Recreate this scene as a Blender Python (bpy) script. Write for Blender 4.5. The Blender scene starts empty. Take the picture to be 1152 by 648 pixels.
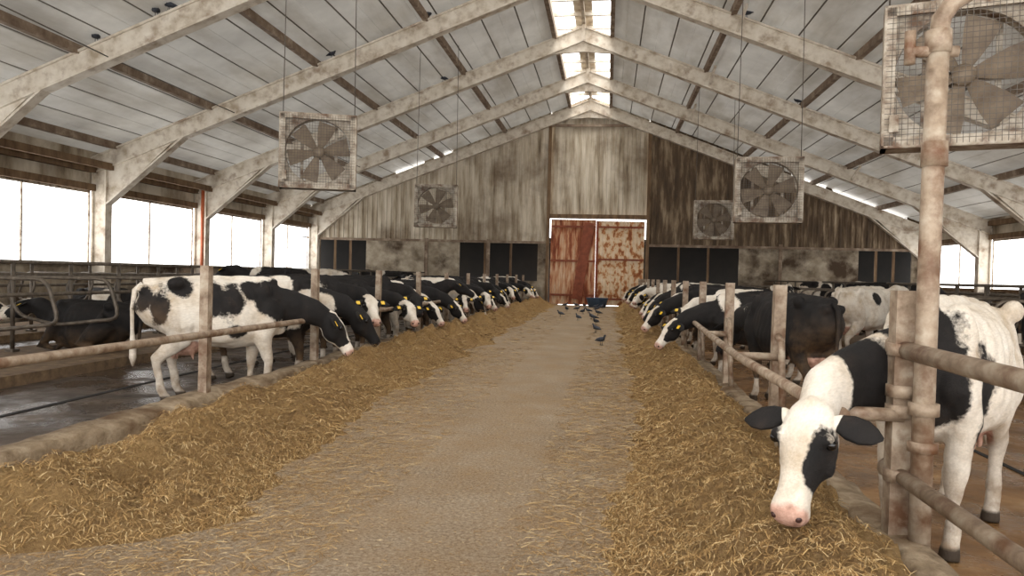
import bpy, bmesh, math, random
from mathutils import Vector, Matrix, noise
import numpy as np
random.seed(7)
V=Vector
SC=bpy.context.scene
COL=SC.collection

# ---------------------------------------------------------------- helpers
def lin(c):
    out=[]
    for v in c:
        v=v/255.0
        out.append(v/12.92 if v<=0.04045 else ((v+0.055)/1.055)**2.4)
    return (out[0],out[1],out[2],1.0)

class NT:
    def __init__(s,name):
        s.m=bpy.data.materials.new(name); s.m.use_nodes=True
        s.t=s.m.node_tree; s.n=s.t.nodes; s.l=s.t.links
        s.b=s.n['Principled BSDF']
    def add(s,typ,**kw):
        n=s.n.new(typ)
        for k,v in kw.items(): setattr(n,k,v)
        return n
    def link(s,a,b): s.l.new(a,b)
    def coords(s,scale=(1,1,1)):
        tc=s.add('ShaderNodeTexCoord'); mp=s.add('ShaderNodeMapping')
        mp.inputs['Scale'].default_value=scale
        s.link(tc.outputs['Object'],mp.inputs['Vector']); return mp.outputs['Vector']
    def noise(s,scale,detail=8,stretch=(1,1,1),rough=.6):
        n=s.add('ShaderNodeTexNoise'); n.inputs['Scale'].default_value=scale
        n.inputs['Detail'].default_value=detail; n.inputs['Roughness'].default_value=rough
        s.link(s.coords(stretch),n.inputs['Vector']); return n.outputs['Fac']
    def ramp(s,fac,stops):
        r=s.add('ShaderNodeValToRGB'); e=r.color_ramp.elements
        while len(e)<len(stops): e.new(0.5)
        for i,(p,c) in enumerate(stops):
            e[i].position=p; e[i].color=c if len(c)==4 else lin(c)
        s.link(fac,r.inputs['Fac']); return r.outputs['Color']
    def mix(s,fac,a,b,mode='MIX'):
        m=s.add('ShaderNodeMix',data_type='RGBA',blend_type=mode)
        for sock,v in ((m.inputs[0],fac),(m.inputs[6],a),(m.inputs[7],b)):
            if isinstance(v,(int,float)): sock.default_value=v
            elif isinstance(v,tuple): sock.default_value=v
            else: s.link(v,sock)
        return m.outputs[2]
    def bump(s,h,strength=.3,dist=.02):
        b=s.add('ShaderNodeBump'); b.inputs['Strength'].default_value=strength
        b.inputs['Distance'].default_value=dist
        s.link(h,b.inputs['Height']); s.link(b.outputs['Normal'],s.b.inputs['Normal'])

def pmat(name,stops,scale=4,rough=.85,bump=.3,bscale=None,stretch=(1,1,1),metal=0,dist=.01,grime=None,gscale=1.2,gst=(1,1,1),gr=(.48,.68),trans=0):
    t=NT(name)
    c=t.ramp(t.noise(scale,8,stretch),stops)
    if grime:
        g=t.ramp(t.noise(gscale,8,gst),[(gr[0],(0,0,0,1)),(gr[1],(1,1,1,1))])
        c=t.mix(g,c,lin(grime))
    t.link(c,t.b.inputs['Base Color'])
    t.b.inputs['Roughness'].default_value=rough; t.b.inputs['Metallic'].default_value=metal
    if bump: t.bump(t.noise(bscale or scale*5,6,stretch),bump,dist)
    if trans:
        tr=t.add('ShaderNodeBsdfTranslucent'); t.link(c,tr.inputs['Color'])
        mx=t.add('ShaderNodeMixShader'); mx.inputs[0].default_value=trans
        t.link(t.b.outputs[0],mx.inputs[1]); t.link(tr.outputs[0],mx.inputs[2])
        t.link(mx.outputs[0],t.n['Material Output'].inputs['Surface'])
    return t.m

class MB:
    def __init__(s): s.v=[]; s.f=[]; s.m=[]; s.sm=[]
    def addv(s,pts):
        o=len(s.v); s.v.extend([tuple(p) for p in pts]); return o
    def face(s,idx,m=0,sm=False): s.f.append(tuple(idx)); s.m.append(m); s.sm.append(sm)
    def box(s,c,size,m=0,M=None):
        c=V(c); hx,hy,hz=[a/2 for a in size]
        P=[V((x,y,z)) for x in(-hx,hx) for y in(-hy,hy) for z in(-hz,hz)]
        if M is not None: P=[M@p for p in P]
        o=s.addv([c+p for p in P])
        for q in((0,1,3,2),(4,6,7,5),(0,4,5,1),(2,3,7,6),(0,2,6,4),(1,5,7,3)): s.face([o+i for i in q],m)
    def prism(s,poly,ax,h,m=0):
        n=len(poly); o=s.addv([(x,ax-h,z) for x,z in poly]+[(x,ax+h,z) for x,z in poly])
        s.face([o+i for i in range(n)],m); s.face([o+n+i for i in range(n)][::-1],m)
        for i in range(n): s.face((o+i,o+(i+1)%n,o+n+(i+1)%n,o+n+i),m)
    def beam(s,p0,p1,w,h,m=0,up=(0,0,1)):
        p0=V(p0);p1=V(p1);d=(p1-p0);L=d.length;d.normalize()
        sd=V(up).cross(d); 
        if sd.length<1e-4: sd=V((1,0,0))
        sd.normalize(); u=d.cross(sd)
        M=Matrix((d,sd,u)).transposed()
        s.box((p0+p1)/2,(L,w,h),m,M)
    def tube(s,pts,rad,side=None,n=12,m=0,e=2.0,caps=True,closed=False):
        pts=[V(p) for p in pts]; N=len(pts); rings=[]
        prev=None
        for i in range(N):
            if closed: t=pts[(i+1)%N]-pts[i-1]
            else: t=pts[min(i+1,N-1)]-pts[max(i-1,0)]
            t.normalize()
            if side is not None: sd=V(side)
            elif prev is not None: sd=prev
            else: sd=V((0,0,1)) if abs(t.z)<.9 else V((1,0,0))
            sd=sd-t*sd.dot(t); sd.normalize(); prev=sd
            nn=t.cross(sd)
            r=rad[i] if isinstance(rad,(list,)) else rad
            a,b=(r if isinstance(r,tuple) else (r,r))
            ring=[]
            for k in range(n):
                th=2*math.pi*k/n; c=math.cos(th); q=math.sin(th)
                if e!=2.0:
                    c=math.copysign(abs(c)**(2/e),c); q=math.copysign(abs(q)**(2/e),q)
                ring.append(pts[i]+sd*(a*c)+nn*(b*q))
            rings.append(s.addv(ring))
        rng=range(N if closed else N-1)
        for i in rng:
            o0=rings[i];o1=rings[(i+1)%N]
            for k in range(n):
                k2=(k+1)%n; s.face((o0+k,o0+k2,o1+k2,o1+k),m,True)
        if caps and not closed:
            a=s.addv([pts[0]]); b=s.addv([pts[-1]])
            for k in range(n):
                k2=(k+1)%n
                s.face((a,rings[0]+k2,rings[0]+k),m,True); s.face((b,rings[-1]+k,rings[-1]+k2),m,True)
    def cyl(s,p0,p1,r,n=12,m=0): s.tube([p0,p1],r,n=n,m=m)
    def ell(s,c,r,m=0,nu=14,nv=9,M=None):
        c=V(c); o=len(s.v); P=[]
        for j in range(nv+1):
            ph=math.pi*j/nv
            for i in range(nu):
                th=2*math.pi*i/nu
                p=V((r[0]*math.sin(ph)*math.cos(th),r[1]*math.sin(ph)*math.sin(th),r[2]*math.cos(ph)))
                if M is not None: p=M@p
                P.append(c+p)
        s.addv(P)
        for j in range(nv):
            for i in range(nu):
                i2=(i+1)%nu
                a,b,c2,d=o+j*nu+i,o+j*nu+i2,o+(j+1)*nu+i2,o+(j+1)*nu+i
                if j==0: s.face((a,c2,d),m,True)
                elif j==nv-1: s.face((a,b,d),m,True)
                else: s.face((a,b,c2,d),m,True)
    def mesh(s,name,mats=(),recalc=True):
        me=bpy.data.meshes.new(name); me.from_pydata(s.v,[],s.f)
        for m in mats: me.materials.append(m)
        me.polygons.foreach_set('material_index',s.m)
        me.polygons.foreach_set('use_smooth',s.sm)
        if recalc:
            bm=bmesh.new(); bm.from_mesh(me); bmesh.ops.remove_doubles(bm,verts=bm.verts,dist=1e-6)
            bmesh.ops.recalc_face_normals(bm,faces=bm.faces); bm.to_mesh(me); bm.free()
        me.update(); return me
    def obj(s,name,mats=(),loc=(0,0,0),rz=0,recalc=True):
        return place(s.mesh(name,mats,recalc),name,loc,rz)
def place(me,name,loc=(0,0,0),rz=0,scale=1):
    o=bpy.data.objects.new(name,me); o.location=loc; o.rotation_euler=(0,0,rz); o.scale=(scale,)*3
    COL.objects.link(o); return o

# ---------------------------------------------------------------- materials
M_paint=pmat('painted_steel',[(.3,(168,152,130)),(.5,(210,200,184)),(.75,(228,221,208))],3,.7,.15,grime=(124,94,66),gscale=2.2,gr=(.54,.76))
M_purlin=pmat('rusty_purlin',[(.3,(96,76,60)),(.55,(134,116,98)),(.75,(176,162,144))],3,.85,.2)
M_roof=pmat('roof_panel',[(.3,(176,174,169)),(.6,(198,196,190)),(.8,(210,208,202))],.8,.5,.05,grime=(134,124,108),gscale=.7,gst=(1.2,.3,1),gr=(.46,.8),trans=.05)  # slight translucency added to brighten the roof underside and soften the interior light
M_seam=pmat('roof_seam',[(.3,(86,80,72)),(.7,(116,110,100))],2,.8,0)
M_clad=pmat('dirty_cladding',[(.3,(104,88,68)),(.42,(164,150,128)),(.58,(206,195,176)),(.8,(222,213,197))],1.0,.75,.1,stretch=(3,1,.35),grime=(94,72,48),gscale=.4,gr=(.5,.72))
M_clad_dark=pmat('stained_cladding',[(.3,(52,40,28)),(.5,(94,76,56)),(.62,(144,126,102)),(.8,(184,170,148))],1.3,.8,.1,stretch=(2.5,1,.45))
M_dark=pmat('dark_void',[(.3,(14,12,10)),(.7,(26,22,18))],2,.95,0)
M_wood=pmat('old_timber',[(.3,(78,58,40)),(.6,(120,96,70)),(.8,(150,130,102))],4,.9,.3,stretch=(1,1,.3))
M_conc=pmat('concrete_kerb',[(.3,(100,82,60)),(.5,(138,120,96)),(.75,(168,152,128))],7,.92,.9,bscale=26,dist=.02,grime=(92,68,42),gscale=2.5)
M_wallc=pmat('concrete_wall',[(.3,(122,108,88)),(.7,(190,178,158))],2,.9,.3,grime=(72,56,40),gscale=.8,gr=(.45,.62))
M_pipe=pmat('dirty_pipe',[(.3,(106,86,68)),(.5,(150,132,112)),(.75,(184,172,154))],9,.6,.4,bscale=40,metal=.1,dist=.004,grime=(100,68,44),gscale=6)
M_pipe_d=pmat('stall_pipe',[(.3,(62,54,46)),(.6,(104,94,82)),(.8,(140,130,118))],9,.5,.2,metal=.3)
M_rust=pmat('rust_sheet',[(.34,(122,62,38)),(.44,(160,94,62)),(.52,(196,148,112)),(.7,(224,202,174))],2.4,.85,.3,stretch=(2.5,1,.4))
M_rustb=pmat('rust_brace',[(.3,(108,54,36)),(.7,(148,82,56))],4,.85,.3)
M_rust2=pmat('rust_spotted_sheet',[(.38,(146,84,46)),(.45,(190,134,86)),(.5,(218,192,158)),(.75,(234,220,200))],2.6,.8,.2,stretch=(1.6,1,1.1))
M_black=pmat('black_gloss',[(.3,(8,7,7)),(.7,(16,13,12))],8,.15,0)
M_nost=pmat('nostril',[(.3,(50,28,24)),(.7,(70,40,34))],8,.5,0)
M_tag=pmat('yellow_tag',[(.3,(225,180,30)),(.7,(240,200,50))],8,.5,0)
M_fanf=pmat('fan_frame',[(.3,(122,108,90)),(.5,(166,155,138)),(.75,(196,188,174))],7,.6,.2,grime=(100,74,52),gscale=5,gr=(.48,.64))
M_fanb=pmat('fan_blade',[(.3,(98,82,66)),(.7,(142,126,106))],6,.6,.2)
M_fang=pmat('fan_guard',[(.3,(64,56,48)),(.7,(100,92,82))],6,.6,0)
M_blue=pmat('blue_plastic',[(.3,(40,60,84)),(.7,(62,84,110))],5,.5,0)
M_orange=pmat('orange_pipe',[(.3,(170,84,50)),(.7,(200,110,70))],5,.5,0)
M_pig=pmat('pigeon_grey',[(.35,(34,36,42)),(.6,(66,70,80)),(.75,(96,100,110))],14,.7,0)
M_bed=pmat('stall_bedding',[(.3,(70,54,40)),(.6,(118,96,70)),(.8,(152,130,98))],6,.95,.4)

def floor_mat():
    t=NT('alley_floor')
    a=t.ramp(t.noise(.9,10),[(.3,(130,110,86)),(.5,(158,138,113)),(.7,(178,160,136))])
    b=t.ramp(t.noise(42,8,rough=.85),[(.42,(92,72,50)),(.5,(158,136,108)),(.6,(220,204,176))])
    c=t.mix(.55,a,b)
    g=t.ramp(t.noise(1.6,10,rough=.75),[(.42,(0,0,0,1)),(.66,(.8,.8,.8,1))])
    c=t.mix(g,c,t.ramp(t.noise(70,5,rough=.8),[(.36,(100,74,46)),(.5,(152,122,84)),(.64,(198,172,134))]))
    t.link(c,t.b.inputs['Base Color']); t.b.inputs['Roughness'].default_value=.85
    t.bump(t.noise(45,10,rough=.85),.9,.03); return t.m
M_floor=floor_mat()
def wet_mat(name,c,wet=.5):
    t=NT(name)
    a=t.ramp(t.noise(2.2,8),[(.3,c[0]),(.55,c[1]),(.75,c[2])])
    t.link(a,t.b.inputs['Base Color'])
    r=t.ramp(t.noise(1.3,6),[(.42,(.12,.12,.12,1)),(.62,(.7,.7,.7,1))])
    t.link(r,t.b.inputs['Roughness']); t.bump(t.noise(12,8),.6,.015); return t.m
M_wetl=wet_mat('wet_slurry_floor',[(48,40,34),(76,64,54),(108,94,80)])
M_wetr=wet_mat('brown_slurry_floor',[(92,66,42),(134,100,64),(164,132,92)])
def hay_mat():
    t=NT('hay_feed')
    a=t.ramp(t.noise(34,10,rough=.85),[(.3,(76,53,26)),(.43,(134,102,58)),(.54,(174,138,86)),(.7,(214,184,130))])
    b=t.ramp(t.noise(1.8,5),[(.35,(138,104,60)),(.65,(192,156,100))])
    t.link(t.mix(.38,a,b),t.b.inputs['Base Color']); t.b.inputs['Roughness'].default_value=.95
    t.bump(t.noise(55,10,rough=.9),1.0,.05); return t.m
M_hay=hay_mat()
M_straw=[pmat('straw_%d'%i,[(.3,a),(.7,b)],12,.85,0) for i,(a,b) in enumerate([((134,101,56),(160,126,76)),((168,134,82),(194,162,110)),((100,74,38),(126,96,54)),((192,162,112),(214,190,144))])]

def coat_mat():
    t=NT('cow_coat')
    def at(n):
        a=t.add('ShaderNodeAttribute'); a.attribute_name=n; return a.outputs['Fac']
    wh=t.ramp(t.noise(4,10),[(.3,(184,166,142)),(.5,(220,210,195)),(.75,(234,228,217))])
    bl=t.ramp(t.noise(6,10),[(.3,(14,12,12)),(.6,(28,24,22)),(.8,(48,39,33))])
    fur=t.ramp(t.noise(90,3,stretch=(.25,1,1)),[(.35,(.7,.7,.7,1)),(.65,(1,1,1,1))])
    add=t.add('ShaderNodeMath',operation='ADD')
    t.link(at('black'),add.inputs[0])
    sub=t.add('ShaderNodeMath',operation='MULTIPLY_ADD'); t.link(t.noise(34,6),sub.inputs[0]); sub.inputs[1].default_value=.16; sub.inputs[2].default_value=-.08
    t.link(sub.outputs[0],add.inputs[1])
    mr=t.add('ShaderNodeMapRange'); mr.inputs[1].default_value=-.03; mr.inputs[2].default_value=.03
    t.link(add.outputs[0],mr.inputs[0])
    c=t.mix(mr.outputs[0],wh,bl)
    c=t.mix(.5,c,fur,'MULTIPLY')
    c=t.mix(at('pink'),c,t.ramp(t.noise(16,6),[(.35,(140,96,80)),(.5,(184,138,120)),(.7,(214,172,154))]))
    dm=t.add('ShaderNodeMath',operation='MULTIPLY'); t.link(at('dirt'),dm.inputs[0])
    t.link(t.ramp(t.noise(6,10),[(.36,(.15,.15,.15,1)),(.6,(1,1,1,1))]),dm.inputs[1])
    c=t.mix(dm.outputs[0],c,lin((112,86,58)))
    c=t.mix(at('hoof'),c,lin((58,48,38)))
    t.link(c,t.b.inputs['Base Color']); t.b.inputs['Roughness'].default_value=.75
    t.b.inputs['Specular IOR Level'].default_value=.3
    t.bump(t.noise(80,6,stretch=(.35,1,1),rough=.7),.5,.012)
    return t.m
M_coat=coat_mat()

# ---------------------------------------------------------------- geometry of the barn
RX=-1.05; SL=.383; ROOF0=10.32; RAFT0=10.12
XL,XR=-15.35,15.0; YE=37.0; YB=-5.0
def roofz(x): return ROOF0-SL*abs(x-RX)
FR=[-1.5,4.0,9.5,15.0,20.5,26.05,31.55]

def slab(name,x0,x1,y0,y1,zt,zb,mat):
    b=MB(); b.box(((x0+x1)/2,(y0+y1)/2,(zt+zb)/2),(x1-x0,y1-y0,zt-zb)); return b.obj(name,[mat])
slab('floor',-3.7,1.42,YB,YE,0,-.3,M_floor)
slab('floor_left',XL,-3.7,YB,YE,-.1,-.3,M_wetl)
slab('floor_right',1.42,XR,YB,YE,-.1,-.3,M_wetr)
b=MB(); b.box((-5.9,16,-.097),(.07,41,.01)); b.box((-4.35,16,-.097),(.03,41,.01)); b.obj('scraper_channel',[M_dark])
b=MB(); b.box((3.4,16,-.097),(.05,41,.01)); b.obj('scraper_channel',[M_dark])
def kerb(name,xc,y0,y1,w,h):
    b=MB(); n=int((y1-y0)/.12); prof=[(-w/2,-.12),(-w/2,h-.05),(-w/2+.04,h-.005),(0,h),(w/2-.04,h-.008),(w/2,h-.05),(w/2+.02,-.12)]
    for i in range(n+1):
        y=y0+(y1-y0)*i/n
        b.addv([(xc+px+.025*noise.noise(V((px*3,y*1.3,1)))+.012*noise.noise(V((px*9,y*6,1))),y,pz+((.03*noise.noise(V((px*4,y*2,5)))+.014*noise.noise(V((px*9,y*7,5)))) if pz>0 else 0)) for px,pz in prof])
    k=len(prof)
    for i in range(n):
        for j in range(k-1): b.face((i*k+j,i*k+j+1,(i+1)*k+j+1,(i+1)*k+j),0,True)
    b.face(range(k)); b.face([n*k+j for j in range(k)])
    return b.obj(name,[M_conc])
kerb('concrete_kerb',-3.8,YB,YE-.2,.28,.23)
kerb('concrete_kerb',1.5,YB,YE-.2,.26,.15)

def build_roof():
    b=MB()
    for sgn,xe in((-1,XL-.5),(1,XR+.5)):
        L=abs(xe-RX); x=.95
        while x<L-.05:
            x2=min(x+1.0,L)
            segs=[(x,.0),(x+.04,.0),(x+.05,-.012),(x+.5,-.012),(x+.515,0),(x+.53,-.012),(x2-.01,-.012),(x2,0)]
            for j in range(len(segs)-1):
                d0,a0=segs[j]; d1,a1=segs[j+1]
                o=b.addv([(RX+sgn*d0,YB,ROOF0-SL*d0+a0),(RX+sgn*d1,YB,ROOF0-SL*d1+a1),(RX+sgn*d1,YE+.35,ROOF0-SL*d1+a1),(RX+sgn*d0,YE+.35,ROOF0-SL*d0+a0)])
                b.face((o,o+1,o+2,o+3),1 if j==0 else 0)
            x=x2
    return b.obj('ceiling',[M_roof,M_seam],recalc=False)
build_roof()
b=MB()
for sgn,L in((-1,14.0),(1,15.6)):
    for d in (1.0,4.2,7.4,10.6,13.6):
        x=RX+sgn*d; b.box((x,(YB+YE)/2,roofz(x)-.13),(.14,YE-YB,.2),0)
b.obj('roof_purlin',[M_purlin])
b=MB()
b.box((RX,(YB+YE)/2,ROOF0+.15),(.62,YE-YB,.12))
b.box((RX,(YB+YE)/2,ROOF0-.02),(.12,YE-YB,.22))
for s in(-1,1):
    b.box((RX+s*1.0,(YB+YE)/2,ROOF0-SL*1.0+.2),(.08,YE-YB,.4))
y=YB
while y<YE:
    b.box((RX,y,ROOF0-.02),(1.95,.09,.12)); y+=1.375
b.obj('ridge_vent_frame',[M_paint])

def frame(y):
    b=MB()
    for sgn,xe in((-1,XL),(1,XR)):
        d=abs(xe-RX)
        up=V((sgn*SL,0,1)).normalized()
        p0=V((RX,y,RAFT0-.24)); p1=V((xe,y,RAFT0-.24-SL*d))
        b.beam(p0,p1,.2,.44,0,up)
        b.beam(p0+up*-.23,p1+up*-.23,.3,.05,0,up); b.beam(p0+up*.22,p1+up*.22,.3,.05,0,up)
        zt=p1.z
        xc=xe-sgn*.22
        b.box((xc,y,(zt-.1)/2),(.4,.16,zt+.1)); 
        for o in(-.21,.21): b.box((xc+o,y,(zt-.1)/2),(.05,.3,zt+.1))
        xi=xe-sgn*.44
        def rb(dx): return RAFT0-.45-SL*(d-dx)
        b.prism([(xi,zt-1.15),(xi,rb(.44)),(xe-sgn*2.9,rb(2.9)),(xe-sgn*2.6,rb(2.9)-.12)],y,.07)
        b.beam((xi+sgn*.05,y,zt-1.2),(xe-sgn*2.9,y,rb(2.9)-.03),.28,.05)
    b.box((RX,y,RAFT0-.22),(.12,.36,.6)); b.prism([(RX-1.3,RAFT0-.45-SL*1.3),(RX,RAFT0-.4),(RX+1.3,RAFT0-.45-SL*1.3),(RX,RAFT0-.85)],y,.05)
    return b.obj('portal_frame',[M_paint])
for y in FR: frame(y)
frame(YE-.25)
b=MB()
for i in range(2,len(FR)-1):
    y0,y1=FR[i],FR[i+1]
    for d0,d1 in((4.4,3.2),(10.8,9.6)):
        x0=RX+d0;x1=RX+d1
        b.beam((x0,y1-.9,roofz(x0)-.15),(x0-.1,y1,roofz(x0)-.62),.07,.07)
b.obj('roof_brace',[M_paint])

def side(xw,sgn,name,wname,zs,zt):
    b=MB(); L=YE-YB; yc=(YB+YE)/2
    b.box((xw+sgn*.1,yc,(zs-.3)/2),(.16,L,zs+.3),0)
    ze=roofz(xw)
    b.box((xw+sgn*.1,yc,(zt+ze)/2+.05),(.1,L,ze-zt-.05),1)
    b.box((xw-sgn*.02,yc,zt+.08),(.14,L,.2),2)
    b.box((xw-sgn*.05,yc,zt+.62),(.18,L,.2),2)
    b.box((xw-sgn*.0,yc,zs+.03),(.2,L,.1),2)
    b.obj(name,[M_wallc,M_clad,M_wood])
    ys=[YB]+FR+[YE-.25]
    for i in range(len(ys)-1):
        b=MB(); y0,y1=ys[i]+.18,ys[i+1]-.18
        for t in(0,.5,1): 
            y=y0+(y1-y0)*t; b.box((xw+sgn*.06,y,(zs+zt)/2),(.05,.045,zt-zs),0)
        b.box((xw+sgn*.06,(y0+y1)/2,zs+.06),(.05,y1-y0,.05),0)
        b.box((xw+sgn*.06,(y0+y1)/2,zt-.05),(.05,y1-y0,.08),0)
        b.obj(wname+'_%d'%(i+1+(20 if sgn>0 else 0)),[M_fanf])
side(XL,-1,'wall_left','window',1.42,3.65)
side(XR,1,'wall_right','window',1.25,3.3)
b=MB(); b.cyl((XL+.5,25.6,-.1),(XL+.5,25.6,4.3),.06); b.obj('orange_downpipe',[M_orange])
b=MB(); b.box((XL+.6,(YB+YE)/2,4.35),(.12,YE-YB,.2)); b.obj('eave_beam',[M_wood])

def corr(b,x0,x1,z0,z1f,y,m=0,pitch=.25,dep=.035):
    n=max(2,int((x1-x0)/pitch)); p=[]
    for i in range(n):
        xa=x0+(x1-x0)*i/n; w=(x1-x0)/n
        p+=[(xa,0),(xa+w*.55,0),(xa+w*.65,-dep),(xa+w*.9,-dep)]
    p.append((x1,0)); o=len(b.v)
    for x,dy in p:
        zt=z1f(x) if callable(z1f) else z1f
        b.addv([(x,y+dy,z0),(x,y+dy,zt)])
    for i in range(len(p)-1): b.face((o+2*i,o+2*i+1,o+2*i+3,o+2*i+2),m)
def gtop(x):
    if (8.6<x<10.2) or (10.6<x<13.9) or (-8.9<x<-8.0) or (-10.9<x<-9.4): return roofz(x)-.24
    return roofz(x)+.03
b=MB()
corr(b,XL,-3.0,3.1,gtop,YE-.08,0)
corr(b,-2.95,1.85,4.45,gtop,YE+.02,0,.2)
corr(b,1.9,XR,3.05,gtop,YE-.08,1)
for x0,x1,m in((-12.4,-7.5,2),(-3.5,-3.0,2),(6.3,11.8,2),(14.2,XR,2),(XL,-14.9,1)):
    b.box(((x0+x1)/2,YE+.02,1.5),(x1-x0,.12,3.2),m)
for x0,x1 in((-14.9,-12.4),(-7.5,-3.5),(2.0,6.3),(11.8,14.2)):
    b.box(((x0+x1)/2,YE+.05,.5),(x1-x0,.12,1.3),2)
    b.box(((x0+x1)/2,YE+1.2,1.6),(x1-x0+2,.05,3.6),3)
    b.box(((x0+x1)/2,YE+.6,3.15),(x1-x0+2,1.2,.05),3)
    for t in(.33,.66): b.box((x0+(x1-x0)*t,YE,2.1),(.1,.1,2),4)
b.obj('wall_back',[M_clad,M_clad_dark,M_wallc,M_dark,M_wood])
b=MB()
for x in(-3.0,1.9): b.box((x,YE-.16,(roofz(x))/2),(.16,.12,roofz(x)-.3),0)
b.box((-.55,YE-.16,4.4),(5.0,.14,.22),0)
b.box((-9.2,YE-.16,3.08),(12.2,.1,.12),1); b.box((8.4,YE-.16,3.03),(13,.1,.12),1)
for x in(-9.2,8.2,-6): b.box((x,YE-.14,1.6),(.16,.12,3.2),1)
b.box((-.55,YE-.14,8.9),(4.8,.08,.12),1)
b.obj('trim_1',[M_wood,M_purlin])
b=MB(); corr(b,-2.85,-.62,.03,4.25,YE-.12,0,.17,.04)
for z in(.5,2.2,3.9): b.box((-1.73,YE-.19,z),(2.2,.05,.1),1)
b.beam((-1.5,YE-.21,.3),(-.95,YE-.21,4.1),.05,.5,1)
b.obj('door_1',[M_rust,M_rustb])
b=MB(); corr(b,-.6,1.75,.03,4.2,YE-.12,0,.17,.04)
for z in(.35,2.3,3.9): b.box((.58,YE-.19,z),(2.3,.05,.09),1)
b.box((-.55,YE-.19,2.1),(.12,.06,4.2),1)
b.obj('door_2',[M_rust2,M_rustb])

# ---------------------------------------------------------------- feed hay
def sm(t): t=max(0,min(1,t)); return t*t*(3-2*t)
def hayL(x,y):
    w=1.28+.45*(1-sm((y-4)/4))+.3*noise.noise(V((0,y*.7,3)))+.14*noise.noise(V((x,y*2.6,3)))+.08*noise.noise(V((x*3,y*7,3)))
    w*=sm((y-2.6)/1.3)
    t=(x+3.65)/max(w,.01)
    if t>1: return -.03
    near=1-sm((y-7)/3)
    p=(.27+.05*(1-near))*sm((1-t)/.75)*(.4+.6*sm(t/.4)+.25*(1-near)*(1-sm(t/.4)))
    p*=sm((y-2.7)/1.1)
    q=V((x,y,0))
    c=min(1,p*7)
    return p*(1+.65*noise.noise(q*1.3)+.55*noise.noise(q*3.1))+.08*noise.noise(q*5)*c+.055*noise.noise(q*12)*c+.03*noise.noise(q*27)*c-.006
def hayR(x,y):
    w=1.1+.2*noise.noise(V((4,y*.8,3)))+.35*(1-sm((y-3)/5))+.14*noise.noise(V((x,y*2.6,7)))+.08*noise.noise(V((x*3,y*7,7)))
    t=(1.38-x)/w
    if t>1: return -.03
    p=.27*sm((1-t)/.75)*(.5+.5*sm(t/.35))
    q=V((x,y,9)); c=min(1,p*7)
    return p*(1+.6*noise.noise(q*1.3)+.5*noise.noise(q*3.1))+.07*noise.noise(q*5)*c+.05*noise.noise(q*12)*c+.027*noise.noise(q*27)*c-.006
def hay(name,fn,x0,x1,y0,y1,sgn):
    b=MB(); ys=[];y=y0
    while y<y1: ys.append(y); y+=.025+.006*max(0,y-3)
    ys.append(y1); nx=80
    for y in ys:
        for i in range(nx+1):
            x=x0+(x1-x0)*i/nx; b.v.append((x,y,fn(x,y)))
    for j in range(len(ys)-1):
        for i in range(nx):
            o=j*(nx+1)+i; b.face((o,o+1,o+nx+2,o+nx+1),0,True)
    def strands(n,ya,yb,l0,l1,w,spread=None):
        for _ in range(n):
            y=ya+(yb-ya)*random.random()
            x=random.uniform(x0,x1) if not spread else random.gauss(*spread)
            if x<-3.6 or x>1.35: continue
            z=fn(x,y) if (x0<=x<=x1) else -1
            if z<0:
                if not spread and random.random()<.75: continue
                z=.003; tilt=.04
            else: tilt=.5
            a=random.uniform(0,math.pi*2); L=random.uniform(l0,l1)
            d=V((math.cos(a),math.sin(a),random.uniform(-.5,1)*tilt)).normalized()*L
            s=V((-math.sin(a),math.cos(a),random.uniform(-.6,.6))).normalized()*w
            c=V((x,y,z+.002+random.random()*.01)); mid=c+V((0,0,.012*tilt*2))
            o=b.addv([c-d/2-s,c-d/2+s,mid+s,mid-s,c+d/2+s*.5-V((0,0,.01*tilt)),c+d/2-s*.5-V((0,0,.01*tilt))])
            m=random.choice((1,1,1,2,2,3,3,4)); b.face((o,o+1,o+2,o+3),m); b.face((o+3,o+2,o+4,o+5),m)
    strands(28000,2.0 if sgn>0 else 3.0,6,.03,.11,.0014)
    strands(18000,6,13,.05,.14,.0026)
    strands(5000,13,30,.08,.2,.006)
    e=-2.1 if sgn<0 else .15
    strands(4000,2.2,6,.012,.06,.0014,(e,.28))
    strands(3000,6,14,.03,.09,.0024,(e-.2 if sgn<0 else e+.1,.22))
    strands(3500,2.2,9,.01,.04,.0014,(-.9,.9))
    return b.obj(name,[M_hay]+M_straw,recalc=False)
hay('feed_hay_pile',hayL,-3.66,-1.35,2.6,36,-1)
hay('feed_hay_pile',hayR,-.45,1.4,1.2,36,1)

# ---------------------------------------------------------------- rails and posts
def jit(r=.02): return random.uniform(-r,r)
b=MB(); y=3.95; i=0
while y<36:
    b.box((-3.8+jit(.01),y,.66),(.085,.085,1.56),0,Matrix.Rotation(jit(.015),3,'Y'))
    b.cyl((-3.8,y,.8),(-3.66,y,.8),.03)
    y+=2.68
pts=[(-3.68+jit(.015),1.6+i*2.7,.8+jit(.012)) for i in range(14)]
pts[-1]=(-3.68,36.6,.8)
b.tube(pts,.034,n=10)
b.tube([(-3.86,1.6,1.25),(-3.86,3.95,1.25)],.02,n=8)
b.tube([(-3.9,1.6,.72),(-3.78,4.35,.78)],.03,n=10)
b.obj('feed_rail',[M_pipe])
b=MB()
ry=[4.0,6.75,9.4,12.0,14.6,17.2,19.8,22.4,25,27.6,30.2,32.8,35.4]
def rxr(y): return 1.16 if y<7 else 1.16+.24*min(1,(y-7)/6)
for y in ry:
    b.box((1.5,y,.66),(.1,.1,1.46),0,Matrix.Rotation(jit(.012),3,'Y'))
    b.cyl((rxr(y),y-.05,.76),(1.5,y-.05,.76),.035)
    if y>4.5: b.tube([(1.5,y-.3,.13),(1.47,y-.28,.9),(1.5,y,.95)],.03,n=8)
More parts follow.
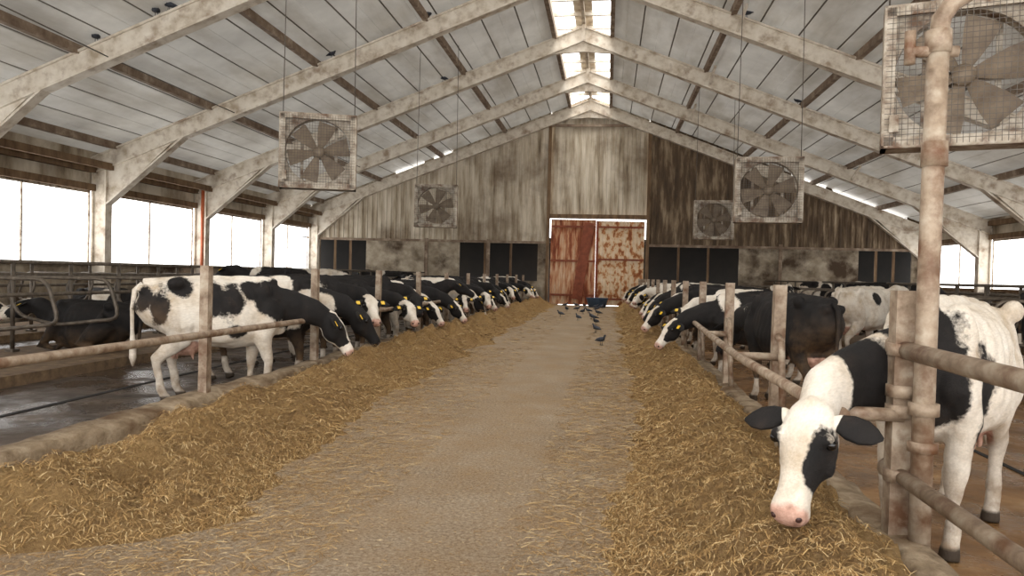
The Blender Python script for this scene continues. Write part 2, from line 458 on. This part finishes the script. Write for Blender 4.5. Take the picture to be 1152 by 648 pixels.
b.tube([(rxr(y),y,.76+jit(.01)) for y in [3.85]+ry[1:]+[36.5]],.036,n=12)
b.cyl((rxr(4),3.83,.76),(rxr(4),3.87,.76),.05)
b.cyl((1.5,4.05,1.09),(1.53,.6,1.06),.045,14); b.cyl((1.5,4.05,.45),(1.53,.6,.41),.04,14)
b.cyl((1.5,3.97,1.09),(1.5,4.13,1.09),.058,14); b.cyl((1.5,3.97,.45),(1.5,4.13,.45),.055,14)
for z in(.45,.78,.88,1.09): b.cyl((1.5,3.98,z-.03),(1.5,3.98,z+.03),.075,14)
b.obj('feed_rail',[M_pipe])
b=MB()
px,py=1.56,3.86
b.tube([(px,py,-.1),(px-.0,py,1.2),(px+.01,py,2.62)],.05,n=16)
b.cyl((px,py,-.0),(px,py,.06),.075,16); b.cyl((px,py,.78),(px,py,.84),.07,16); b.cyl((px,py,.6),(px,py,.65),.07,16)
b.cyl((px+.01,py,2.0),(px+.01,py,2.12),.06,16)
b.tube([(px+.01,py,2.6),(px+.02,py,2.72),(px+.06,py-.02,2.79),(px+.3,py-.05,2.95),(px+1.6,py-.1,3.8)],.045,n=14)
b.cyl((px+.01,py,2.55),(px+.01,py,2.66),.06,16)
b.cyl((px-.12,py,2.56),(px+.1,py,2.56),.028,12); b.cyl((px-.12,py,2.5),(px-.12,py,2.66),.026,12)
b.obj('water_pipe',[M_pipe])

def loop_mesh():
    b=MB(); P=[]
    cor=[(-.95,.55),(-.75,1.15),(.85,1.15),(.95,.95),(.75,.55),(.1,.42)]
    n=len(cor)
    for i in range(n):
        p0=V(cor[i-1]+(0,));p1=V(cor[i]+(0,));p2=V(cor[(i+1)%n]+(0,))
        r=.16; a=p1+(p0-p1).normalized()*r; c=p1+(p2-p1).normalized()*r
        for t in(0,.33,.66,1): 
            q=a*(1-t)**2+p1*2*t*(1-t)+c*t*t; P.append((q.x,0,q.y))
    b.tube(P,.028,side=(0,1,0),n=8,closed=True)
    b.cyl((.85,0,-.02),(.85,0,1.4),.032,8)
    b.box((.85,0,0),(.14,.14,.04))
    return b.mesh('stall_divider',[M_pipe_d])
LM=loop_mesh()
def stalls(xc,rz,y0,y1,step=1.25):
    y=y0
    while y<y1:
        place(LM,'stall_divider',(xc,y,.06),rz); y+=step
stalls(-8.3,math.pi,5.4,35)
stalls(-12.4,0,8.5,35,1.7)
stalls(6.6,0,7.0,35)
stalls(10.8,math.pi,9,35,1.7)
def bedrail(x0,x1,xr,xr2):
    b=MB(); b.box(((x0+x1)/2,20.3,-.03),(x1-x0,32,.14),1)
    for x,z in((xr,1.2),(xr,1.44),(xr2,.95)):
        b.cyl((x,4.3,z),(x,36.4,z),.03,8,0)
    return b.obj('stall_bed',[M_pipe_d,M_bed])
bedrail(-9.6,-7.2,-9.15,-8.6); bedrail(-13.6,-11.3,-11.5,-12.2)
bedrail(5.6,8.0,7.45,6.9); bedrail(9.6,12,10,10.5)

# ---------------------------------------------------------------- fans
def fan_mesh(wire):
    b=MB(); S=.65; D=.16
    for s in(-1,1):
        b.box((s*S,0,0),(.05,2*D,2*S+.05),0); b.box((0,0,s*S),(2*S+.05,2*D,.05),0)
        b.box((s*(S-.03),-D,0),(.1,.02,2*S),0); b.box((0,-D,s*(S-.03)),(2*S,.02,.1),0)
    N=40
    for k in range(N):
        a0=2*math.pi*k/N;a1=2*math.pi*(k+1)/N
        def sq(a):
            c,s_=math.cos(a),math.sin(a); m=max(abs(c),abs(s_)); return (S*c/m,S*s_/m)
        r=.58
        o=b.addv([(r*math.cos(a0),-D*.6,r*math.sin(a0)),(r*math.cos(a1),-D*.6,r*math.sin(a1)),(sq(a1)[0],-D*.6,sq(a1)[1]),(sq(a0)[0],-D*.6,sq(a0)[1]),(r*math.cos(a0),D*.5,r*math.sin(a0)),(r*math.cos(a1),D*.5,r*math.sin(a1))])
        b.face((o,o+1,o+2,o+3),0); b.face((o,o+4,o+5,o+1),0)
    for k in range(6):
        a=math.pi/3*k+.3
        R=Matrix.Rotation(a,3,'Y')
        secs=[(.08,.05),(.2,.1),(.38,.15),(.54,.17)]
        o=len(b.v)
        for r,w in secs:
            tw=.75-r*.7
            for s in(-1,1):
                b.addv([R@V((s*w*math.cos(tw),s*w*math.sin(tw)*.7,r))])
        for i in range(3): b.face((o+2*i,o+2*i+1,o+2*i+3,o+2*i+2),1)
    b.cyl((0,-.06,0),(0,.06,0),.1,16,1); b.cyl((0,.04,0),(0,.15,0),.12,16,2)
    b.box((0,.14,0),(2*S,.03,.06),0); b.box((-.3,.14,0),(.05,.03,2*S),0); b.box((.3,.14,0),(.05,.03,2*S),0)
    g=-D-.01
    for k in range(1,26):
        x=-S+2*S*k/26
        b.box((x,g,0),(.005,.005,2*S),2); b.box((0,g,x),(2*S,.005,.005),2)
    for s in(-1,1):
        b.cyl((s*(S-.02),0,S),(s*(S-.05),0,S+wire),.008,6,2)
    b.box((-S+.08,-D-.03,-.45),(.08,.05,.16),0)
    return b.mesh('ventilation_fan',[M_fanf,M_fanb,M_fang])
def fan(x,y,z,rz,tilt=0,s=1):
    o=place(fan_mesh((roofz(x)-z-.65)/s),'ventilation_fan',(x,y,z),rz,s); o.rotation_euler=(tilt,0,rz); return o
fan(-5.26,12.9,3.56,.3); fan(-5.45,23,3.55,.12); fan(3.25,15.9,3.3,-.08); fan(3.6,26.4,3.5,-.05); fan(3.3,7.55,3.42,-.3,0,1.02)

# ---------------------------------------------------------------- cows
def make_cow(name,pose,spec,voxel=.03):
    B=MB()
    dz=pose.get('dz',0)
    sec=[(-.87,1.19,.07,.09),(-.82,1.17,.15,.18),(-.72,1.12,.215,.26),(-.55,1.08,.255,.32),(-.35,1.04,.265,.365),(-.1,1.0,.315,.40),(.15,.985,.315,.405),(.36,1.0,.26,.395),(.52,1.03,.205,.36),(.63,1.05,.155,.29),(.70,1.05,.10,.2)]
    B.tube([(x,0,z+dz) for x,z,w,h in sec],[(w,h) for x,z,w,h in sec],side=(0,1,0),n=24,e=2.35)
    for s in(-1,1):
        B.ell((-.5,s*.225,1.34+dz),(.10,.06,.07)); B.ell((-.82,s*.1,1.26+dz),(.07,.05,.06))
        B.ell((.44,s*.14,1.2+dz),(.11,.1,.2)); B.ell((.60,s*.15,.98+dz),(.1,.08,.13)); B.ell((.0,s*.2,.9+dz),(.35,.14,.25))
    B.ell((.66,0,.86+dz),(.12,.09,.14))
    B.ell((.46,0,1.36+dz),(.2,.06,.07)); B.tube([(-.82,0,1.34+dz),(-.3,0,1.385+dz),(.45,0,1.395+dz)],.045,side=(0,1,0))
    lie=pose.get('lie',False); st=pose.get('step',(0,0,0,0))
    for i,s in enumerate((-1,1)):
        if not lie:
            f=st[i]; h=st[2+i]
            B.tube([(.50,s*.15,1.15),(.50,s*.18,.95),(.44+f*.2,s*.18,.74),(.47+f*.6,s*.165,.56),(.50+f,s*.155,.44),(.50+f,s*.155,.38),(.49+f,s*.15,.25),(.49+f,s*.15,.14),(.52+f,s*.15,.09),(.545+f,s*.15,.05),(.555+f,s*.15,.0)],
                   [(.08,.12),(.10,.16),(.09,.125),(.06,.08),(.056,.058),(.05,.05),(.037,.042),(.045,.048),(.044,.048),(.052,.062),(.056,.07)],side=(0,1,0),n=12)
            B.tube([(-.52,s*.12,1.2),(-.52,s*.16,1.02),(-.43+h*.1,s*.19,.84),(-.46+h*.3,s*.18,.70),(-.57+h*.7,s*.165,.58),(-.665+h,s*.155,.49),(-.665+h,s*.15,.42),(-.635+h,s*.15,.28),(-.615+h,s*.15,.15),(-.585+h,s*.15,.09),(-.56+h,s*.15,.05),(-.55+h,s*.15,.0)],
                   [(.1,.18),(.13,.25),(.115,.20),(.085,.135),(.06,.085),(.055,.07),(.045,.055),(.04,.045),(.046,.05),(.045,.048),(.053,.062),(.057,.07)],side=(0,1,0),n=12)
        else:
            B.tube([(.45,s*.16,.5),(.62,s*.22,.2),(.78,s*.2,.08),(.55,s*.2,.05),(.42,s*.2,.05)],[.13,.08,.06,.045,.05],side=(0,1,0))
            B.tube([(-.5,s*.18,.5),(-.3,s*.32,.28),(-.12,s*.38,.14),(-.35,s*.4,.07),(-.5,s*.4,.06),(-.25,s*.42,.05)],[.2,.16,.09,.06,.05,.05],side=(0,1,0))
    if not lie:
        B.ell((-.38,0,.66),(.22,.15,.15))
        for s in(-1,1):
            for x in(-.47,-.3): B.tube([(x,s*.07,.56),(x,s*.075,.49),(x,s*.075,.46)],[.022,.017,.01],n=8)
    P=V(pose['P'])+V((0,0,dz)); D=V(pose['D']).normalized(); S=D.cross(V((0,0,1))).normalized(); U=S.cross(D)
    W=[V(w)+V((0,0,dz)) for w in pose['neck']]
    npts=[V((.42,0,1.08+dz)),V((.62,0,1.07+dz))]+W+[P+D*.02-U*.06,P+D*.12-U*.06]
    k=len(npts); rad=[]
    for i in range(k):
        t=i/(k-1); rad.append((.16*(1-t)**1.3+.078*t**.8,(.30*(1-t)**1.4+.115*t**.75)))
    B.tube(npts,rad,side=(0,1,0) if abs(D.y)<.6 else S,n=18)
    hs=[(-.04,.055,.065,.055),(.0,.075,.095,.085),(.05,.095,.112,.115),(.11,.105,.122,.14),(.18,.108,.125,.15),(.24,.102,.108,.14),(.30,.092,.084,.112),(.37,.08,.07,.09),(.43,.075,.07,.078),(.48,.078,.082,.078),(.515,.07,.083,.072),(.545,.045,.06,.05),(.557,.02,.025,.025)]
    B.tube([P+D*s+U*(t-h) for s,t,w,h in hs],[(w,h) for s,t,w,h in hs],side=S,n=20,e=2.5)
    B.ell(P+D*.0+U*.03,(.06,.06,.05))
    for q in(-1,1):
        B.ell(P+D*.165+S*q*.105+U*.06,(.038,.038,.032))
        B.ell(P+D*.23+S*q*.09-U*.08,(.05,.035,.06))
        B.ell(P+D*.505+S*q*.048+U*.035,(.03,.03,.028))
    me=B.mesh('tmp'); o=place(me,'tmp')
    r=o.modifiers.new('r','REMESH'); r.mode='VOXEL'; r.voxel_size=voxel
    s_=o.modifiers.new('s','SMOOTH'); s_.factor=.5; s_.iterations=2 if voxel>.02 else 4
    dg=bpy.context.evaluated_depsgraph_get(); ev=o.evaluated_get(dg)
    em=bpy.data.meshes.new_from_object(ev)
    vs=[]
    for v in em.vertices:
        p=v.co.copy()
        if p.z>.2+dz*0 and p.x<.9:
            p+=v.normal*(.012*noise.noise(p*5)+.006*noise.noise(p*14))
            if abs(p.y)>.15 and -.35<p.x<.35 and .75<p.z-dz<1.3: p+=v.normal*(.0035*math.sin((p.x+.25*(p.z-dz))*62))
        vs.append(p)
    fs=[tuple(p.vertices) for p in em.polygons]
    bpy.data.objects.remove(o); bpy.data.meshes.remove(em)
    F=MB(); F.v=[tuple(v) for v in vs]; F.f=fs; F.m=[0]*len(fs); F.sm=[True]*len(fs)
    for q in(-1,1):
        dr=pose.get('ear',.02)
        pp=[(.075,.05,.0),(.12,.05,.0),(.17,.06,-.01),(.23,.075+dr,-.015),(.275,.085+dr,-.02),(.31,.09+dr,-.02)]
        F.tube([P+S*q*a+D*bb+U*(cc+.0) for a,bb,cc in pp],[(.025,.022),(.042,.018),(.062,.014),(.062,.012),(.042,.01),(.008,.005)],side=D,n=10)
    for q in(-1,1):
        F.ell(P+D*.18+S*q*.122+U*.045,(.025,.025,.025),1,12,8)
        F.ell(P+D*.53+S*q*.05+U*.03,(.017,.017,.017),2,10,6)
    F.tube([P+D*.49-S*.072-U*.045,P+D*.53-S*.045-U*.045,P+D*.545-U*.042,P+D*.53+S*.045-U*.045,P+D*.49+S*.072-U*.045],.007,n=6,m=2)
    if spec.get('tag',True):
        for q in(-1,1):
            Mx=Matrix((S,D,U)).transposed(); F.box(P+S*q*.19+D*.1+U*.02,(.055,.065,.008),3,Mx)
    t0=len(F.v)
    if lie: tp=[(-.84,0,1.3+dz),(-.93,.03,1.1+dz),(-.96,.1,.75+dz),(-.9,.3,.68+dz)]
    else: tp=[(-.82,0,1.32),(-.9,0,1.25),(-.925,.01,1.05),(-.92,.015,.8),(-.91,.02,.62),(-.91,.02,.5),(-.91,.02,.4)]
    F.tube(tp,[.035,.03,.022,.02,.035,.04,.01][:len(tp)],n=8)
    N=len(F.v); bl=np.zeros(N);pk=np.zeros(N);ho=np.zeros(N);di=np.zeros(N)
    blobs=spec['blobs']; inv=spec.get('inv',False); seed=V((spec.get('seed',0)*7.3,0,0)); ht=spec.get('head','blaze')
    for i,v in enumerate(F.v):
        p=V(v); best=-9
        for (cx,cy,cz,rx,rr,rz) in blobs:
            q=math.sqrt(((p.x-cx)/rx)**2+((p.y-cy)/rr)**2+((p.z-dz-cz)/rz)**2)
            best=max(best,(1-q)*min(rx,rz)*2)
        nz=noise.noise(p*3.2+seed)*.22+noise.noise(p*8+seed)*.07
        f=best+nz
        if inv: f=-f
        if not lie and abs(p.x)<.95:
            if not inv: f=min(f,(p.z-.5)*3) if p.z<.62 else f
            elif spec.get('socks',True): f=min(f,(p.z-.3)*3)
        rel=p-P; s=rel.dot(D); q=rel.dot(S); r=rel.dot(U)
        inh=(s>-.06 and abs(r)<.22 and abs(q)<.34 and p.x>.8)
        if inh and i<t0:
            if ht=='black': f=1
            elif ht=='blaze':
                f=min((abs(q)-spec.get('bw',.045)-.03*noise.noise(p*9+seed))*8, 1)
                if s>.4: f=-.2
                if abs(q)>.15: f=1
            elif ht=='white':
                f=-.3
                for (a,bq,c,ra,rb) in spec.get('hb',[(.2,.12,.0,.1,.08),(.2,-.12,.0,.08,.07)]):
                    qq=math.sqrt(((s-a)/ra)**2+((q-bq)/rb)**2+((r-c)/.14)**2); f=max(f,(1-qq)*.3)
                f+=noise.noise(p*10+seed)*.05
                if abs(q)>.15 and s<.22: f=1
            if s>.4 and not spec.get('darknose'): pk[i]=sm((s-.475+.02*noise.noise(p*20))/.03)*.85
            if s>.4 and spec.get('darknose'): f=.2 if s>.46 else f
        bl[i]=f
        if not lie:
            d=((p.x+.38)/.26)**2+(p.y/.17)**2+((p.z-.6)/.17)**2
            if d<1.35 and abs(p.y)<.16 and p.z<.68: pk[i]=max(pk[i],sm((1.35-d)/.4)*.9); 
            if pk[i]>.5 and p.x<0: bl[i]=-.3
            ho[i]=sm((.085-p.z)/.02) if abs(p.x)<.95 else 0
            di[i]=sm((.85-p.z)/.65)*.7 if p.x<.8 else 0
            if p.x<-.45: di[i]=max(di[i],.5*sm((1.3-p.z)/.6))
        else: di[i]=sm((.5-p.z)/.5)*.6
        if i>=t0 and not lie and p.z<.62: bl[i]=-.5
    me=bpy.data.meshes.new(name); me.from_pydata(F.v,[],F.f)
    for m in(M_coat,M_black,M_nost,M_tag): me.materials.append(m)
    me.polygons.foreach_set('material_index',F.m); me.polygons.foreach_set('use_smooth',F.sm)
    for n_,a in(('black',bl),('pink',pk),('hoof',ho),('dirt',di)):
        at=me.attributes.new(n_,'FLOAT','POINT'); at.data.foreach_set('value',a.astype(np.float32))
    me.update(); return me

EAT={'P':(1.27,0,.98),'D':(.5,.05,-.86),'neck':[(.85,0,1.06),(1.08,0,1.04)],'step':(.04,-.06,-.08,.06)}
EAT2={'P':(1.22,.1,.88),'D':(.4,.2,-.9),'neck':[(.85,.02,1.02),(1.05,.06,.96)],'step':(-.06,.05,.05,-.08)}
STAND={'P':(1.24,.0,1.38),'D':(.8,.05,-.6),'neck':[(.85,0,1.2),(1.05,0,1.32)],'step':(.05,-.05,-.1,.1)}
TR={'P':(1.22,-.2,1.08),'D':(.42,-.62,-.66),'neck':[(.85,-.02,1.1),(1.07,-.08,1.1)],'step':(0,.08,-.05,.08)}
TR2={'P':(1.3,-.1,.9),'D':(.5,-.4,-.77),'neck':[(.85,-.01,1.05),(1.1,-.05,.98)],'step':(.05,-.05,.05,-.06)}
TR3={'P':(1.38,-.16,1.0),'D':(.3,-.72,-.62),'neck':[(.88,-.01,1.08),(1.18,-.05,1.06)],'step':(.1,-.02,.02,-.08)}
TL={'P':(1.22,.2,1.08),'D':(.42,.62,-.66),'neck':[(.85,.02,1.1),(1.07,.08,1.1)],'step':(.08,0,.08,-.05)}
TL2={'P':(1.3,.1,.92),'D':(.5,.4,-.77),'neck':[(.85,.01,1.05),(1.1,.05,.98)],'step':(.05,-.05,.05,-.06)}
LIE={'P':(1.15,.0,1.35),'D':(.8,.3,-.5),'neck':[(.82,0,1.18),(1.0,0,1.3)],'dz':-.58,'lie':True}

def rnd_blobs(seed,n=6):
    r=random.Random(seed); out=[]
    for i in range(n):
        s=r.choice((-1,1))
        out.append((r.uniform(-.75,.8),s*.25,r.uniform(.75,1.4),r.uniform(.14,.34),.28,r.uniform(.14,.32)))
    return out
def mk(p,**s): return make_cow('cow',p,s,.026 if not p.get('lie') else .03)
BELLY=[(-.4,0,.6,.3,.3,.2)]
A_blk=mk(EAT,blobs=rnd_blobs(3,3),inv=True,seed=1,head='black',darknose=True)
A_blz=mk(EAT,blobs=BELLY,inv=True,seed=2,head='blaze')
A_mix=mk(EAT2,blobs=rnd_blobs(5,9),seed=3,head='blaze')
L_wf=mk(TR,blobs=rnd_blobs(14,2),inv=True,seed=6,head='blaze',bw=.085)
L_blz=mk(TR2,blobs=BELLY,inv=True,seed=7,head='blaze')
L_mix=mk(TR2,blobs=rnd_blobs(12,8),seed=5,head='blaze',bw=.06)
L_blk=mk(TR,blobs=rnd_blobs(40,1),inv=True,seed=13,head='black',darknose=True)
L_out=mk(TR3,blobs=BELLY,inv=True,seed=23,head='white',hb=[(.15,.12,0,.14,.06),(.15,-.12,0,.12,.06)])
L_pat=mk(TR3,blobs=rnd_blobs(61,6),seed=27,head='blaze',bw=.05)
R_wf=mk(TL,blobs=rnd_blobs(8,9),seed=4,head='white')
R_blz=mk(TL2,blobs=rnd_blobs(17,2),inv=True,seed=17,head='blaze',bw=.06)
R_blk=mk(TL2,blobs=BELLY,inv=True,seed=18,head='blaze')
S_mix=mk(STAND,blobs=rnd_blobs(21,8),seed=8,head='blaze')
S_blk=mk(STAND,blobs=rnd_blobs(25,2),inv=True,seed=9,head='black',darknose=True)
S_wht=mk(STAND,blobs=[(.6,.2,1.2,.12,.2,.12),(-.1,-.3,1.2,.1,.1,.1)],seed=12,head='white')
Y_blk=mk(LIE,blobs=rnd_blobs(31,2),inv=True,seed=10,head='blaze')
Y_mix=mk(LIE,blobs=rnd_blobs(33,8),seed=11,head='blaze')
GZ=-.1
c1=make_cow('cow',{'P':(1.28,-.05,.95),'D':(.45,-.1,-.88),'neck':[(.85,0,1.05),(1.08,-.03,1.0)],'step':(.02,-.12,-.02,.16)},
  dict(seed=20,head='blaze',blobs=[(.62,-.1,1.15,.3,.4,.30),(.9,0,1.05,.4,.3,.35),(.3,-.25,1.3,.12,.2,.14),(.1,-.3,1.12,.12,.2,.24),(-.12,-.3,1.2,.08,.2,.14),(-.42,-.3,1.32,.13,.25,.1),(-.68,-.2,1.0,.1,.2,.24),(-.8,-.15,1.18,.08,.2,.16),(.15,-.3,.8,.1,.15,.1),(-.3,.3,1.1,.3,.2,.3)]),.02)
place(c1,'cow',(-4.48,8.15,GZ),math.atan2(.6,.8))
c2=make_cow('cow',{'P':(1.60,-.17,.90),'D':(.56,.05,-.83),'neck':[(.85,-.08,1.04),(1.1,-.20,.98),(1.37,-.22,.94)],'step':(.05,-.05,-.08,.1),'ear':.0},
  dict(seed=24,head='white',hb=[(.22,-.09,-.0,.13,.055),(.31,-.075,-.0,.09,.045),(.17,.125,-.02,.08,.055)],
       blobs=[(.72,.0,1.14,.24,.34,.3),(.75,.15,.85,.16,.2,.2),(1.08,-.15,1.0,.2,.32,.26),(.35,.3,.88,.12,.2,.22),(1.42,.0,.84,.14,.12,.1)],tag=False),.014)
place(c2,'cow',(2.1,4.85,GZ),math.atan2(-.8,-.6),1.02)
rr=random.Random(5)
place(A_blk,'cow',(2.2,9.35,GZ),math.atan2(.93,-.38),.97)
def row(order,y,y1,xc,base,j0,j1,s0,s1,k0,k1):
    i=0
    while y<y1:
        place(order[i%len(order)],'cow',(xc+rr.uniform(-.22,.15),y,GZ),base+rr.uniform(j0,j1),rr.uniform(k0,k1))
        y+=rr.choice((rr.uniform(s0,s1),rr.uniform(s0,s1),s1+.45)); i+=1
row([A_blk,L_wf,L_out,L_blk,L_mix,L_blz,S_blk,L_pat,A_mix,L_out,L_blz,L_blk,L_mix,A_blz,L_wf],9.6,35.6,-4.66,0,-.25,.3,.95,1.15,.93,1.02)
row([R_blz,R_wf,R_blk,R_wf,A_blk,R_blz,A_mix,R_blk,R_wf,A_blz],11.6,35.6,2.42,math.pi,-.3,.2,1.1,1.45,.92,1.0)
place(S_wht,'cow',(5.0,15.2,GZ),.7,1.03)
for m,x,y,a in((S_blk,7.2,12.2,0),(S_mix,5.0,22,1.2),(S_blk,7.4,21,.1),(S_mix,7.6,27,0),(S_blk,-7.6,16.2,3.0),(S_mix,-8.4,21,3.1),(S_blk,-6.6,25,2.2),(S_blk,-8.6,29,3.1)):
    place(m,'cow',(x,y,0.04 if abs(x)>6.9 else GZ),a,1)
for m,x,y,a in((Y_blk,-8.2,10.9,3.1),(Y_mix,-7.9,6.05,.15),(Y_blk,-8.3,14.75,3.1),(Y_mix,-12.3,12,0),(Y_blk,-8.3,18.4,3.1),(Y_mix,6.7,9.5,.0),(Y_blk,6.7,14.6,0),(Y_mix,6.7,18.4,0),(Y_blk,-12.4,17,0)):
    place(m,'cow',(x,y,.04),a,.97)

# ---------------------------------------------------------------- pigeons
def pigeon():
    b=MB()
    b.tube([(-.17,0,.085),(-.1,0,.1),(-.02,0,.12),(.06,0,.135),(.1,0,.15)],[(.025,.008),(.04,.025),(.055,.05),(.045,.045),(.02,.02)],side=(0,1,0),n=10)
    b.tube([(.07,0,.14),(.1,0,.18),(.115,0,.205)],[.035,.022,.02],side=(0,1,0),n=8)
    b.ell((.12,0,.21),(.026,.02,.021)); b.tube([(.14,0,.207),(.165,0,.2)],[.007,.002],n=6)
    for s in(-1,1):
        b.tube([(.05,s*.045,.13),(-.05,s*.05,.115),(-.14,s*.02,.1)],[(.012,.035),(.014,.035),(.006,.012)],side=(0,1,0),n=8)
        b.cyl((.01,s*.02,.09),(.015,s*.022,0),.005,5); b.box((.025,s*.022,.004),(.04,.02,.006))
    return b.mesh('pigeon',[M_pig])
PM=pigeon()
for (x,y) in((-.4,31),(-.7,29),(-.3,27.5),(-1.6,26),(-.9,24),(-.3,22),(-.5,33),(-.2,33.5),(-1.6,30),(-.25,19),(-.5,25),(-1.2,30.5),(-.9,28.2),(-.1,15.5),(-1.0,33.8),(-1.4,34.4),(-1.9,34),(-.4,24.2)):
    place(PM,'pigeon',(x,y,.005),rr.uniform(0,6.3),1.0)
for fy,x in((15,-11.2),(15,-9.8),(15,-9.5),(20.5,-8),(20.5,-3),(20.5,3.5),(15,3.3),(15,5.4),(20.5,8.2),(26.05,-6),(26.05,6.2),(20.5,-5.2),(15,-6.1)):
    z=RAFT0-.24-SL*abs(x-RX)+.245*math.sqrt(1+SL*SL)+.005
    place(PM,'pigeon',(x,fy-.08,z),rr.uniform(0,6.3),1.2)
b=MB(); b.tube([(-10.9,9.5,6.1),(-10.9,15,5.95),(-10.9,20.5,5.95),(-10.9,31.5,6.0)],.015,n=6)
for y in(9.5,15,20.5,26.05,31.55): b.cyl((-10.9,y,5.95),(-10.9,y,RAFT0-.4-SL*9.85),.012,6)
b.obj('electric_cable',[M_fang])

b=MB()
o=[]
for z,r in((0,.36),(.42,.46),(.45,.48),(.45,.44),(.1,.34)):
    o.append(b.addv([(r*1.1*math.cos(a*math.pi/10),r*.8*math.sin(a*math.pi/10),z) for a in range(20)]))
for a in range(4):
    for k in range(20): b.face((o[a]+k,o[a]+(k+1)%20,o[a+1]+(k+1)%20,o[a+1]+k),0,True)
b.face([o[0]+k for k in range(20)],0); b.face([o[4]+k for k in range(20)],0)
b.obj('blue_feed_tub',[M_blue],(-.45,34.9,0))

# ---------------------------------------------------------------- light
w=bpy.data.worlds.new('overcast_sky'); SC.world=w; w.use_nodes=True
bg=w.node_tree.nodes['Background']; bg.inputs['Color'].default_value=(1.0,.985,.965,1); bg.inputs['Strength'].default_value=4.2
def portal(name,loc,rot,sx,sy):
    l=bpy.data.lights.new(name,'AREA'); l.shape='RECTANGLE'; l.size=sx; l.size_y=sy
    l.cycles.is_portal=True
    o=bpy.data.objects.new(name,l); o.location=loc; o.rotation_euler=rot; COL.objects.link(o)
L=YE-YB; yc=(YE+YB)/2
portal('sky_portal_left',(XL-.3,yc,2.5),(math.radians(90),0,math.radians(-90)),L,2.4)
portal('sky_portal_right',(XR+.3,yc,2.3),(math.radians(90),0,math.radians(90)),L,2.2)
portal('sky_portal_ridge',(RX,yc,ROOF0+.5),(0,0,0),2.1,L)
portal('sky_portal_open_end',(0,YB-.1,4.5),(math.radians(90),0,0),30,10)
s=bpy.data.lights.new('overcast_sun','SUN'); s.energy=9.0; s.angle=math.radians(60); s.color=(1,.98,.95)
so=bpy.data.objects.new('overcast_sun',s); so.rotation_euler=(math.radians(8),math.radians(5),0); so.location=(0,10,30); COL.objects.link(so)

# ---------------------------------------------------------------- camera
cam=bpy.data.cameras.new('camera'); co=bpy.data.objects.new('camera',cam); COL.objects.link(co)
cam.lens=26; cam.sensor_width=36; cam.clip_start=.05; cam.clip_end=300
R=Matrix.Rotation(math.radians(7.33),4,'Z')@Matrix.Rotation(math.radians(89.0),4,'X')@Matrix.Rotation(math.radians(1.4),4,'Z')
co.matrix_world=Matrix.Translation((0,0,1.42))@R
SC.camera=co
SC.view_settings.view_transform='Standard'; SC.view_settings.look='None'
SC.view_settings.exposure=0.0
